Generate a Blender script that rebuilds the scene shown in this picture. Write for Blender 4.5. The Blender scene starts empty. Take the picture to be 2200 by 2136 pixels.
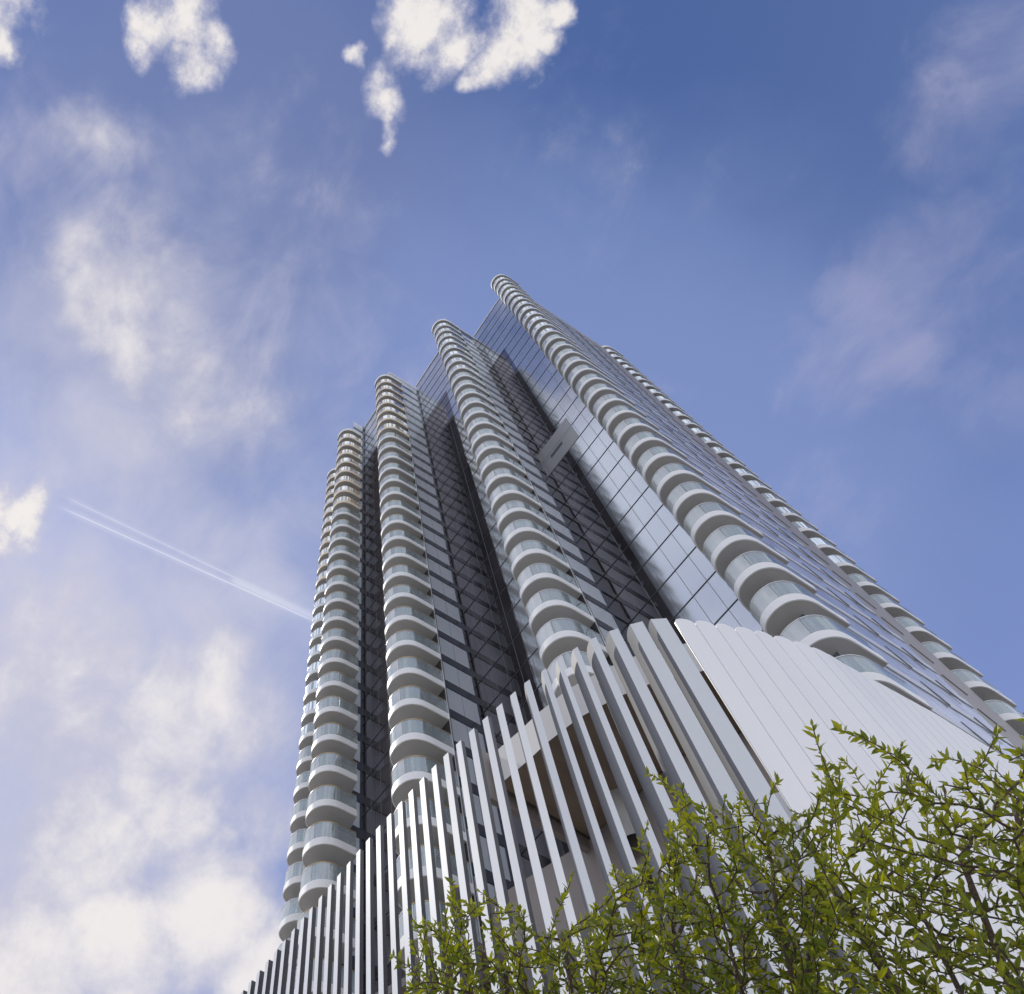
import bpy, math, random
import numpy as np
from mathutils import Vector, Matrix

random.seed(7)
rng = np.random.default_rng(11)
S = 3.2                      # metres per storey
W_, H_ = 2200.0, 2136.0
sc = bpy.context.scene

# ------------------------------------------------------------------ camera
CR = np.array([[0.52797678, 0.8491471, 0.01377414],
               [-0.76416679, 0.48208957, -0.42853094],
               [-0.37052618, 0.21572865, 0.90342211]])
F_, CX, CY = 1935.18, 754.67, 1191.295
cam = bpy.data.cameras.new('camera')
camo = bpy.data.objects.new('camera', cam)
sc.collection.objects.link(camo)
rt, up, bk = CR[0], -CR[1], -CR[2]
camo.matrix_world = Matrix(((rt[0], up[0], bk[0], 0), (rt[1], up[1], bk[1], 0), (rt[2], up[2], bk[2], 0), (0, 0, 0, 1)))
cam.sensor_fit = 'HORIZONTAL'
cam.sensor_width = 36
cam.lens = F_ / W_ * 36
cam.shift_x = (W_ / 2 - CX) / W_
cam.shift_y = (CY - H_ / 2) / W_
cam.clip_start = 0.05
cam.clip_end = 5000
sc.camera = camo


def ray(x, y, scale=2200 / 1960.0):
    """direction in the world of a point of the photograph (1960 px wide copy)"""
    w = CR.T @ np.array([(x * scale - CX) / F_, (y * scale - CY) / F_, 1.0])
    return w / np.linalg.norm(w)


# ------------------------------------------------------------------ exposure
sc.view_settings.view_transform = 'Standard'
sc.view_settings.look = 'None'
sc.view_settings.exposure = 0.10
sc.view_settings.gamma = 1.0
sc.view_settings.use_curve_mapping = False

# ------------------------------------------------------------------ sun
SUN_ELEV = math.radians(55)
SUN_AZ = math.radians(197)          # measured from +X towards +Y
sun = bpy.data.lights.new('sun', 'SUN')
sun.energy = 2.2
sun.angle = math.radians(0.6)
sun.color = (1.0, 0.94, 0.84)
suno = bpy.data.objects.new('sun', sun)
sc.collection.objects.link(suno)
sd = Vector((math.cos(SUN_ELEV) * math.cos(SUN_AZ), math.cos(SUN_ELEV) * math.sin(SUN_AZ), math.sin(SUN_ELEV)))
suno.rotation_euler = sd.to_track_quat('Z', 'Y').to_euler()
suno.location = (40, -40, 160)

# ------------------------------------------------------------------ world: daylight sky with clouds
world = bpy.data.worlds.new('World')
sc.world = world
world.use_nodes = True
NT = world.node_tree
NT.nodes.clear()


def N(t, **kw):
    n = NT.nodes.new(t)
    for k, v in kw.items():
        setattr(n, k, v)
    return n


def L(a, b):
    NT.links.new(a, b)


def val(x, sock):
    if isinstance(x, (int, float)):
        sock.default_value = x
    elif isinstance(x, (tuple, list, np.ndarray, Vector)):
        sock.default_value = tuple(float(q) for q in x)
    else:
        L(x, sock)


def MA(op, a, b=None, c=None, clamp=False):
    n = N('ShaderNodeMath', operation=op)
    n.use_clamp = clamp
    val(a, n.inputs[0])
    if b is not None:
        val(b, n.inputs[1])
    if c is not None:
        val(c, n.inputs[2])
    return n.outputs[0]


def VM(op, a, b=None):
    n = N('ShaderNodeVectorMath', operation=op)
    val(a, n.inputs[0])
    if b is not None:
        val(b, n.inputs[1])
    return n


def SM(x, lo, hi):
    n = N('ShaderNodeMapRange', interpolation_type='SMOOTHSTEP')
    val(x, n.inputs[0])
    n.inputs[1].default_value = lo
    n.inputs[2].default_value = hi
    return n.outputs[0]


def MIX(f, a, b):
    n = N('ShaderNodeMix', data_type='RGBA')
    val(f, n.inputs[0])
    for i, q in ((6, a), (7, b)):
        if isinstance(q, tuple):
            n.inputs[i].default_value = (*q, 1)
        else:
            L(q, n.inputs[i])
    return n.outputs[2]


sky = N('ShaderNodeTexSky', sky_type='NISHITA')
sky.sun_disc = False
sky.sun_elevation = SUN_ELEV
sky.sun_rotation = math.pi / 2 - SUN_AZ
sky.air_density = 1.0
sky.dust_density = 0.3
sky.ozone_density = 2.0
tc = N('ShaderNodeTexCoord')
D0 = VM('NORMALIZE', tc.outputs['Generated']).outputs[0]
nzw = N('ShaderNodeTexNoise')
nzw.inputs['Scale'].default_value = 11.0
nzw.inputs['Detail'].default_value = 5.0
L(D0, nzw.inputs['Vector'])
wrp = VM('SUBTRACT', nzw.outputs['Color'], (0.5, 0.5, 0.5)).outputs[0]
wrpn = VM('SCALE', wrp)
wrpn.inputs['Scale'].default_value = 0.085
D = VM('ADD', D0, wrpn.outputs[0]).outputs[0]


def blob(x, y, r, amp=1.0):
    c = ray(x, y)
    e = np.linalg.norm(ray(x + r, y) - c) * 0.5 + np.linalg.norm(ray(x, y + r) - c) * 0.5
    d = VM('DISTANCE', D, tuple(c)).outputs['Value']
    t = MA('DIVIDE', d, float(e))
    t = MA('SUBTRACT', 1.0, MA('MULTIPLY', t, t))
    return MA('MULTIPLY', MA('MAXIMUM', t, -1.0), amp) if amp != 1.0 else MA('MAXIMUM', t, -1.0)


def union(items):
    o = None
    for it in items:
        b = blob(*it)
        o = b if o is None else MA('MAXIMUM', o, b)
    return o


fine = N('ShaderNodeTexNoise')
fine.inputs['Scale'].default_value = 19.0
fine.inputs['Detail'].default_value = 10.0
fine.inputs['Roughness'].default_value = 0.66
L(D0, fine.inputs['Vector'])
soft = N('ShaderNodeTexNoise')
soft.inputs['Scale'].default_value = 5.5
soft.inputs['Detail'].default_value = 8.0
soft.inputs['Roughness'].default_value = 0.56
soft.inputs['Distortion'].default_value = 0.35
L(D0, soft.inputs['Vector'])
fn = MA('SUBTRACT', fine.outputs['Fac'], 0.5)
sn = MA('SUBTRACT', soft.outputs['Fac'], 0.5)

wisp = N('ShaderNodeTexNoise')
wisp.inputs['Scale'].default_value = 9.0
wisp.inputs['Detail'].default_value = 9.0
wisp.inputs['Roughness'].default_value = 0.60
wisp.inputs['Distortion'].default_value = 0.55
wm = N('ShaderNodeMapping')
wm.inputs['Rotation'].default_value = (0.3, 0.2, 0.5)
wm.inputs['Scale'].default_value = (0.9, 1.25, 1.0)
L(D0, wm.inputs['Vector'])
L(wm.outputs[0], wisp.inputs['Vector'])
wn_ = MA('SUBTRACT', wisp.outputs['Fac'], 0.5)

sharp = union([(345, 50, 95), (352, 115, 68), (290, 55, 62), (395, 75, 62), (822, 45, 88), (865, 90, 66), (985, 40, 88), (975, 105, 78), (1030, 70, 50), (935, 150, 38), (1050, 15, 45),
               (752, 195, 52), (745, 245, 32), (690, 128, 26), (20, 20, 75), (12, 85, 45), (15, 970, 85), (72, 955, 48), (60, 1000, 50), (5, 1030, 55)])
Fs = MA('ADD', MA('MULTIPLY', sharp, 1.1), MA('ADD', MA('MULTIPLY', fn, 3.4), MA('MULTIPLY', wn_, 1.9)))
As = MA('MULTIPLY', SM(Fs, -0.32, 1.25), 0.96)

midb = union([(195, 262, 85, .55), (150, 240, 50, .5), (250, 450, 90, .8), (225, 540, 125, .95), (185, 600, 75, .8), (235, 665, 85, 1.05), (140, 480, 70, .6), (310, 510, 75, .7), (440, 740, 130, .62),
              (330, 640, 110, .45), (20, 975, 130, .8),
              (180, 1630, 170, 1.4), (330, 1560, 130, 1.25), (420, 1760, 190, 1.5), (250, 1780, 170, 1.5), (440, 1270, 75, .75), (60, 1860, 230, 1.2),
              (500, 1850, 130, 1.7), (500, 1600, 120, .95), (300, 1400, 190, .8), (400, 1330, 120, .75), (120, 1350, 230, .75), (60, 1150, 150, .5), (480, 1420, 110, .7)])
midb = MA('ADD', midb, 0.12)
Fm = MA('ADD', midb, MA('ADD', MA('MULTIPLY', sn, 1.7), MA('ADD', MA('MULTIPLY', wn_, 1.5), MA('MULTIPLY', fn, 0.7))))
Am = MA('MULTIPLY', SM(Fm, -0.25, 1.65), 0.90)

faint = union([(1700, 600, 280, 1.2), (1640, 570, 130, 1.7), (1740, 670, 130, 1.7), (1500, 560, 170, .5), (1890, 90, 170, .9), (1800, 230, 150, .7), (1560, 1000, 150, .8),
               (1930, 700, 250, .9), (560, 660, 300, .5), (100, 260, 260, .7)])
Ff = MA('ADD', faint, MA('ADD', MA('MULTIPLY', wn_, 3.0), MA('MULTIPLY', sn, 1.2)))
Af = MA('MULTIPLY', SM(Ff, 0.05, 2.2), 0.46)

# thin high veil, thickest low on the left
veil = union([(-100, 1500, 900, 1.3), (200, 900, 700, .8), (60, 1250, 520, 1.25), (350, 1350, 380, 1.1), (300, 1100, 420, 1.0), (500, 1500, 260, 1.0)])
Av = MA('MULTIPLY', SM(MA('ADD', veil, MA('ADD', MA('MULTIPLY', sn, 1.3), MA('MULTIPLY', wn_, 0.9))), -0.1, 1.45), 0.86)

# unseen bright broken cloud, added outside the view as fill light and for reflections
da = VM('DOT_PRODUCT', D0, tuple(rt)).outputs['Value']
db = VM('DOT_PRODUCT', D0, tuple(up)).outputs['Value']
dc = VM('DOT_PRODUCT', D0, tuple(-bk)).outputs['Value']
behind = MA('SUBTRACT', db, MA('MULTIPLY', dc, CY / F_))
east = MA('SUBTRACT', da, MA('MULTIPLY', dc, (W_ - CX) / F_))
west = MA('SUBTRACT', MA('MULTIPLY', da, -1.0), MA('MULTIPLY', dc, CX / F_))
unseen_fill = MA('MAXIMUM', MA('MAXIMUM', SM(behind, 0.0, 0.05), SM(west, 0.0, 0.05)), SM(east, 0.04, 0.22))
Ae = MA('MULTIPLY', MA('MULTIPLY_ADD', SM(MA('ADD', sn, MA('MULTIPLY', fn, 0.25)), -0.14, 0.14), 0.40, 0.52), unseen_fill)

# vapour trails: thin bands along great circles
def trail(p, q, width, a0, a1, strength):
    a, b = ray(*p), ray(*q)
    n = np.cross(a, b); n /= np.linalg.norm(n)
    m = (a + b); m /= np.linalg.norm(m)
    half = np.linalg.norm(a - b) / 2
    dn = MA('ABSOLUTE', VM('DOT_PRODUCT', D0, tuple(n)).outputs['Value'])
    ds = VM('DISTANCE', D0, tuple(m)).outputs['Value']
    s = VM('DOT_PRODUCT', D0, tuple((b - a) / np.linalg.norm(b - a))).outputs['Value']
    core = MA('SUBTRACT', 1.0, MA('DIVIDE', dn, MA('ADD', width, MA('MULTIPLY', sn, width * 1.5))), clamp=True)
    halo = MA('MULTIPLY', MA('SUBTRACT', 1.0, MA('DIVIDE', dn, width * 4.5), clamp=True), 0.30)
    ends = SM(ds, half * 1.08, half * 0.86)
    return MA('MULTIPLY', MA('MULTIPLY', MA('MAXIMUM', core, halo), ends), strength)


T1 = trail((128, 953), (610, 1182), 0.0011, 0, 1, 0.55)
T2 = trail((118, 972), (610, 1193), 0.0013, 0, 1, 0.78)
T3 = trail((440, 1108), (640, 1200), 0.0085, 0, 1, 0.50)
TT = MA('MAXIMUM', MA('MAXIMUM', T1, T2), T3)

SKY_GAIN = 0.085
tint = N('ShaderNodeMix', data_type='RGBA')
tint.blend_type = 'MULTIPLY'
tint.inputs[0].default_value = 1.0
L(sky.outputs[0], tint.inputs[6])
tint.inputs[7].default_value = (0.98, 1.08, 1.42, 1)
# the colours below are in the units of the sky texture; the Background strength scales them
K = 1.0 / SKY_GAIN
def kc(r, g, b):
    return (r * K, g * K, b * K)
sep = N('ShaderNodeSeparateXYZ')
L(D0, sep.inputs[0])
low = SM(sep.outputs['Z'], 0.995, 0.60)
skyc = MIX(MA('MULTIPLY', low, 0.85), tint.outputs[2], kc(0.225, 0.300, 0.590))
skyc = MIX(MA('MULTIPLY', SM(blob(420, 420, 620), -0.2, 0.9), 0.62), skyc, kc(0.185, 0.225, 0.415))
glow = blob(1080, 980, 900)
skyc = MIX(MA('MULTIPLY', SM(glow, 0.0, 0.85), 0.62), skyc, kc(0.250, 0.325, 0.600))
skyc = MIX(SM(sep.outputs['Z'], 0.55, 0.08), skyc, kc(1.15, 1.18, 1.26))
# cloud body: lit parts cream, thin parts lavender grey
shade = SM(MA('ADD', MA('MULTIPLY', Fm, 0.7), MA('ADD', MA('MULTIPLY', sn, 1.2), MA('MULTIPLY', fn, 1.2))), 0.0, 1.25)
ccol = MIX(shade, kc(0.54, 0.53, 0.62), kc(0.85, 0.81, 0.79))
ccol2 = MIX(SM(Fs, 0.2, 1.2), kc(0.56, 0.55, 0.66), kc(0.84, 0.80, 0.77))
c = MIX(Af, skyc, kc(0.48, 0.46, 0.62))
c = MIX(Av, c, kc(0.575, 0.575, 0.69))
c = MIX(Ae, c, kc(1.02, 1.05, 1.15))
c = MIX(Am, c, ccol)
c = MIX(As, c, ccol2)
c = MIX(TT, c, kc(0.76, 0.78, 0.90))
bg = N('ShaderNodeBackground')
bg.inputs['Strength'].default_value = SKY_GAIN
L(c, bg.inputs['Color'])
wo = N('ShaderNodeOutputWorld')
L(bg.outputs[0], wo.inputs['Surface'])
world.cycles.sampling_method = 'MANUAL'
world.cycles.sample_map_resolution = 512

# ------------------------------------------------------------------ materials
MATS = {}


def mat(name, base=(0.5, 0.5, 0.5), rough=0.5, metal=0.0, spec=0.5, noise=None, bump=None):
    m = bpy.data.materials.new(name)
    m.use_nodes = True
    nt = m.node_tree
    p = nt.nodes['Principled BSDF']
    p.inputs['Base Color'].default_value = (*base, 1)
    p.inputs['Roughness'].default_value = rough
    p.inputs['Metallic'].default_value = metal
    p.inputs['Specular IOR Level'].default_value = spec
    tcn = nt.nodes.new('ShaderNodeTexCoord')
    if noise:
        scale, amt, stretch, col2 = noise
        mp = nt.nodes.new('ShaderNodeMapping')
        mp.inputs['Scale'].default_value = stretch
        nt.links.new(tcn.outputs['Object'], mp.inputs[0])
        nz = nt.nodes.new('ShaderNodeTexNoise')
        nz.inputs['Scale'].default_value = scale
        nz.inputs['Detail'].default_value = 6
        nt.links.new(mp.outputs[0], nz.inputs['Vector'])
        rp = nt.nodes.new('ShaderNodeMapRange')
        rp.inputs[1].default_value = 0.35
        rp.inputs[2].default_value = 0.68
        rp.inputs[3].default_value = 0
        rp.inputs[4].default_value = amt
        nt.links.new(nz.outputs['Fac'], rp.inputs[0])
        mx = nt.nodes.new('ShaderNodeMix')
        mx.data_type = 'RGBA'
        mx.inputs[6].default_value = (*base, 1)
        mx.inputs[7].default_value = (*col2, 1)
        nt.links.new(rp.outputs[0], mx.inputs[0])
        nt.links.new(mx.outputs[2], p.inputs['Base Color'])
    if bump:
        scale, st = bump
        nb = nt.nodes.new('ShaderNodeTexNoise')
        nb.inputs['Scale'].default_value = scale
        nb.inputs['Detail'].default_value = 3
        nt.links.new(tcn.outputs['Object'], nb.inputs['Vector'])
        bp = nt.nodes.new('ShaderNodeBump')
        bp.inputs['Strength'].default_value = st
        bp.inputs['Distance'].default_value = 0.05
        nt.links.new(nb.outputs['Fac'], bp.inputs['Height'])
        nt.links.new(bp.outputs[0], p.inputs['Normal'])
    MATS[name] = m
    return m


mat('white_fascia', (0.84, 0.84, 0.84), 0.45, noise=(0.9, 0.35, (1, 1, 0.25), (0.72, 0.73, 0.73)))
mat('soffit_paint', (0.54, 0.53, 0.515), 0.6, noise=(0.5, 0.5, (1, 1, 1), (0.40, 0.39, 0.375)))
mat('cap_white', (0.86, 0.85, 0.83), 0.5)
mat('handrail_metal', (0.78, 0.79, 0.80), 0.3, 0.6)
mat('brass_trim', (0.62, 0.43, 0.20), 0.35, 0.7)
mat('mullion_dark', (0.055, 0.060, 0.072), 0.4)
mat('mullion_thin', (0.17, 0.18, 0.20), 0.4)
mat('pale_panel', (0.31, 0.315, 0.33), 0.3)
mat('shaft_panel', (0.66, 0.71, 0.78), 0.28, noise=(0.5, 0.5, (1, 1, 0.5), (0.57, 0.62, 0.70)))
mat('sunglow_fascia', (0.90, 0.77, 0.58), 0.5)  # white fascia with golden sunlight painted into its colour
mat('screen_dark', (0.035, 0.032, 0.036), 0.3)
mat('band_grey', (0.50, 0.49, 0.48), 0.5)
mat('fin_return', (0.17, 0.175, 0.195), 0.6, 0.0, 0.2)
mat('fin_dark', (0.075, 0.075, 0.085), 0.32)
mat('pale_spandrel', (0.50, 0.52, 0.58), 0.35)
mat('spandrel_dark', (0.045, 0.055, 0.075), 0.22)
mat('opaque_panel', (0.50, 0.50, 0.49), 0.42, noise=(0.6, 0.5, (1, 1, 1), (0.40, 0.41, 0.42)))
mat('wing_wall', (0.20, 0.21, 0.23), 0.35)
mat('room_wall', (0.50, 0.50, 0.49), 0.6, noise=(0.8, 0.7, (1, 1, 0.6), (0.30, 0.30, 0.30)))
mat('curtain_cloth', (0.66, 0.62, 0.55), 0.8)
mat('fin_aluminium', (0.63, 0.65, 0.68), 0.42, 0.10, 0.35, noise=(0.5, 0.5, (2, 2, 0.15), (0.56, 0.58, 0.61)))
mat('panel_aluminium', (0.84, 0.84, 0.85), 0.42, 0.0, noise=(0.35, 0.6, (1, 1, 0.12), (0.74, 0.75, 0.77)))
mat('taupe_wall', (0.29, 0.255, 0.24), 0.55, noise=(0.35, 0.7, (1, 1, 0.4), (0.21, 0.185, 0.175)))
mat('timber_soffit', (0.24, 0.185, 0.145), 0.5, noise=(1.2, 0.8, (1, 0.2, 1), (0.15, 0.115, 0.09)))
mat('brown_band', (0.215, 0.19, 0.185), 0.4, noise=(0.4, 0.6, (1, 1, 1), (0.16, 0.145, 0.15)))
mat('steel_blue', (0.42, 0.55, 0.72), 0.15, 0.8)
mat('paving', (0.46, 0.44, 0.42), 0.8, noise=(0.6, 0.8, (1, 1, 1), (0.36, 0.35, 0.33)))
mat('asphalt', (0.055, 0.055, 0.058), 0.9, noise=(3, 0.8, (1, 1, 1), (0.04, 0.04, 0.042)))
mat('bark', (0.075, 0.045, 0.03), 0.8, noise=(22, 0.9, (1, 1, 0.4), (0.035, 0.022, 0.016)), bump=(60, 0.5))


def glass_wall(name, tint, diff, refl, rough, pane, wav):
    """coated facade glass: part mirror, part dark interior, each pane very slightly different"""
    m = bpy.data.materials.new(name)
    m.use_nodes = True
    nt = m.node_tree
    nt.nodes.clear()
    o = nt.nodes.new('ShaderNodeOutputMaterial')
    tcn = nt.nodes.new('ShaderNodeTexCoord')
    # pane cells
    mp = nt.nodes.new('ShaderNodeVectorMath'); mp.operation = 'DIVIDE'
    mp.inputs[1].default_value = pane
    nt.links.new(tcn.outputs['Object'], mp.inputs[0])
    fl = nt.nodes.new('ShaderNodeVectorMath'); fl.operation = 'FLOOR'
    nt.links.new(mp.outputs[0], fl.inputs[0])
    wn = nt.nodes.new('ShaderNodeTexWhiteNoise')
    nt.links.new(fl.outputs[0], wn.inputs['Vector'])
    nz = nt.nodes.new('ShaderNodeTexNoise')
    nz.inputs['Scale'].default_value = 0.28
    nz.inputs['Detail'].default_value = 4
    nt.links.new(tcn.outputs['Object'], nz.inputs['Vector'])
    add = nt.nodes.new('ShaderNodeMath'); add.operation = 'MULTIPLY_ADD'
    nt.links.new(wn.outputs['Value'], add.inputs[0])
    add.inputs[1].default_value = 0.55
    nt.links.new(nz.outputs['Fac'], add.inputs[2])
    mr = nt.nodes.new('ShaderNodeMapRange')
    nt.links.new(add.outputs[0], mr.inputs[0])
    mr.inputs[1].default_value = 0.35; mr.inputs[2].default_value = 1.15
    mr.inputs[3].default_value = 0.0; mr.inputs[4].default_value = 1.0
    mc = nt.nodes.new('ShaderNodeMix'); mc.data_type = 'RGBA'
    mc.inputs[6].default_value = (*[d * 0.6 for d in diff], 1)
    mc.inputs[7].default_value = (*[min(1, d * 1.7) for d in diff], 1)
    nt.links.new(mr.outputs[0], mc.inputs[0])
    df = nt.nodes.new('ShaderNodeBsdfDiffuse')
    nt.links.new(mc.outputs[2], df.inputs['Color'])
    gl = nt.nodes.new('ShaderNodeBsdfGlossy')
    gl.inputs['Color'].default_value = (*tint, 1)
    gl.inputs['Roughness'].default_value = rough
    # gentle waviness and a tilt per pane
    nb = nt.nodes.new('ShaderNodeTexNoise')
    nb.inputs['Scale'].default_value = 0.9
    nb.inputs['Detail'].default_value = 1
    nt.links.new(tcn.outputs['Object'], nb.inputs['Vector'])
    bp = nt.nodes.new('ShaderNodeBump')
    bp.inputs['Strength'].default_value = wav
    bp.inputs['Distance'].default_value = 0.05
    nt.links.new(nb.outputs['Fac'], bp.inputs['Height'])
    sb = nt.nodes.new('ShaderNodeVectorMath'); sb.operation = 'SUBTRACT'
    nt.links.new(wn.outputs['Color'], sb.inputs[0]); sb.inputs[1].default_value = (0.5, 0.5, 0.5)
    ss = nt.nodes.new('ShaderNodeVectorMath'); ss.operation = 'SCALE'
    nt.links.new(sb.outputs[0], ss.inputs[0]); ss.inputs['Scale'].default_value = 0.006
    ad = nt.nodes.new('ShaderNodeVectorMath'); ad.operation = 'ADD'
    nt.links.new(bp.outputs[0], ad.inputs[0]); nt.links.new(ss.outputs[0], ad.inputs[1])
    nn = nt.nodes.new('ShaderNodeVectorMath'); nn.operation = 'NORMALIZE'
    nt.links.new(ad.outputs[0], nn.inputs[0])
    nt.links.new(nn.outputs[0], gl.inputs['Normal'])
    fr = nt.nodes.new('ShaderNodeLayerWeight')
    fr.inputs['Blend'].default_value = 0.32
    rr = nt.nodes.new('ShaderNodeMapRange')
    nt.links.new(fr.outputs['Fresnel'], rr.inputs[0])
    rr.inputs[3].default_value = refl[0]; rr.inputs[4].default_value = refl[1]
    ms = nt.nodes.new('ShaderNodeMixShader')
    nt.links.new(rr.outputs[0], ms.inputs[0])
    nt.links.new(df.outputs[0], ms.inputs[1]); nt.links.new(gl.outputs[0], ms.inputs[2])
    nt.links.new(ms.outputs[0], o.inputs['Surface'])
    MATS[name] = m
    return m


glass_wall('facade_glass', (0.80, 0.82, 0.85), (0.060, 0.057, 0.062), (0.60, 0.95), 0.015, (0.35 * S, 50, S), 0.05)
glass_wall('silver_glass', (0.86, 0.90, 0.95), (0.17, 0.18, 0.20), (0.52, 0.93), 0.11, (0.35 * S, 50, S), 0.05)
glass_wall('dark_reflection_glass', (0.56, 0.54, 0.57), (0.045, 0.041, 0.046), (0.34, 0.85), 0.015, (0.35 * S, 50, S), 0.05)  # facade glass with the dark mirrored stacks put into its colour
glass_wall('wing_glass', (0.78, 0.82, 0.86), (0.16, 0.17, 0.19), (0.35, 0.9), 0.03, (50, 0.42 * S, S), 0.08)
glass_wall('right_glass', (0.80, 0.82, 0.90), (0.34, 0.36, 0.42), (0.15, 0.60), 0.16, (50, 0.7 * S, S), 0.45)
glass_wall('podium_glass', (0.55, 0.55, 0.56), (0.035, 0.028, 0.024), (0.10, 0.6), 0.05, (1.6, 50, S), 0.1)


def rail_glass():
    m = bpy.data.materials.new('balcony_glass')
    m.use_nodes = True
    nt = m.node_tree
    nt.nodes.clear()
    o = nt.nodes.new('ShaderNodeOutputMaterial')
    tr = nt.nodes.new('ShaderNodeBsdfTransparent')
    tr.inputs['Color'].default_value = (0.93, 0.96, 0.96, 1)
    df = nt.nodes.new('ShaderNodeBsdfDiffuse')
    tcn = nt.nodes.new('ShaderNodeTexCoord')
    nz = nt.nodes.new('ShaderNodeTexNoise')
    nz.inputs['Scale'].default_value = 0.55
    nz.inputs['Detail'].default_value = 3
    mp = nt.nodes.new('ShaderNodeMapping'); mp.inputs['Scale'].default_value = (1.6, 1.6, 0.5)
    nt.links.new(tcn.outputs['Object'], mp.inputs[0]); nt.links.new(mp.outputs[0], nz.inputs['Vector'])
    cr = nt.nodes.new('ShaderNodeMix'); cr.data_type = 'RGBA'
    nt.links.new(nz.outputs['Fac'], cr.inputs[0])
    cr.inputs[6].default_value = (0.74, 0.76, 0.77, 1); cr.inputs[7].default_value = (0.88, 0.88, 0.86, 1)
    nt.links.new(cr.outputs[2], df.inputs['Color'])
    gl = nt.nodes.new('ShaderNodeBsdfGlossy')
    gl.inputs['Color'].default_value = (0.86, 0.92, 0.95, 1)
    gl.inputs['Roughness'].default_value = 0.04
    a = nt.nodes.new('ShaderNodeMixShader')
    mr = nt.nodes.new('ShaderNodeMapRange')
    nt.links.new(nz.outputs['Fac'], mr.inputs[0])
    mr.inputs[1].default_value = 0.3; mr.inputs[2].default_value = 0.7
    mr.inputs[3].default_value = 0.38; mr.inputs[4].default_value = 0.74
    nt.links.new(mr.outputs[0], a.inputs[0])
    nt.links.new(tr.outputs[0], a.inputs[1]); nt.links.new(df.outputs[0], a.inputs[2])
    fr = nt.nodes.new('ShaderNodeLayerWeight'); fr.inputs['Blend'].default_value = 0.25
    rr = nt.nodes.new('ShaderNodeMapRange')
    nt.links.new(fr.outputs['Fresnel'], rr.inputs[0])
    rr.inputs[3].default_value = 0.10; rr.inputs[4].default_value = 0.85
    b = nt.nodes.new('ShaderNodeMixShader')
    nt.links.new(rr.outputs[0], b.inputs[0])
    nt.links.new(a.outputs[0], b.inputs[1]); nt.links.new(gl.outputs[0], b.inputs[2])
    nt.links.new(b.outputs[0], o.inputs['Surface'])
    MATS['balcony_glass'] = m


rail_glass()
cg = MATS['balcony_glass'].copy(); cg.name = 'clear_balcony_glass'
for nd in cg.node_tree.nodes:
    if nd.type == 'MIX':
        nd.inputs[6].default_value = (0.50, 0.57, 0.60, 1); nd.inputs[7].default_value = (0.66, 0.70, 0.70, 1)
    if nd.type == 'MAP_RANGE' and abs(nd.inputs[3].default_value - 0.38) < 1e-3:
        nd.inputs[3].default_value = 0.22; nd.inputs[4].default_value = 0.45
MATS['clear_balcony_glass'] = cg
wg = MATS['balcony_glass'].copy(); wg.name = 'sunglow_balcony_glass'  # balcony glass copy with a golden sun tint painted in
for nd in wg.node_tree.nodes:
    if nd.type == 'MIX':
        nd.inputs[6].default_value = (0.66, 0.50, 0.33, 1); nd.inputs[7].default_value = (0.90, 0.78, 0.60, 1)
MATS['sunglow_balcony_glass'] = wg


def leaf_mat(name, dark, light):
    m = bpy.data.materials.new(name)
    m.use_nodes = True
    nt = m.node_tree
    nt.nodes.clear()
    o = nt.nodes.new('ShaderNodeOutputMaterial')
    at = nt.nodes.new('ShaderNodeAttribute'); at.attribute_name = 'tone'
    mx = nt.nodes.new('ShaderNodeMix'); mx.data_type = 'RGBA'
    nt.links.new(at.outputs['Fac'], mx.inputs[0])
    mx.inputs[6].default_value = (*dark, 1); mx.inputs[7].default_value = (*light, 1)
    pr = nt.nodes.new('ShaderNodeBsdfPrincipled')
    pr.inputs['Roughness'].default_value = 0.42
    pr.inputs['Specular IOR Level'].default_value = 0.35
    nt.links.new(mx.outputs[2], pr.inputs['Base Color'])
    tl = nt.nodes.new('ShaderNodeBsdfTranslucent')
    hs = nt.nodes.new('ShaderNodeHueSaturation')
    hs.inputs['Hue'].default_value = 0.485
    hs.inputs['Saturation'].default_value = 1.12
    hs.inputs['Value'].default_value = 2.1
    nt.links.new(mx.outputs[2], hs.inputs['Color'])
    nt.links.new(hs.outputs[0], tl.inputs['Color'])
    ms = nt.nodes.new('ShaderNodeMixShader'); ms.inputs[0].default_value = 0.42
    nt.links.new(pr.outputs[0], ms.inputs[1]); nt.links.new(tl.outputs[0], ms.inputs[2])
    nt.links.new(ms.outputs[0], o.inputs['Surface'])
    MATS[name] = m


leaf_mat('young_leaf', (0.042, 0.068, 0.009), (0.21, 0.225, 0.025))


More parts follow.
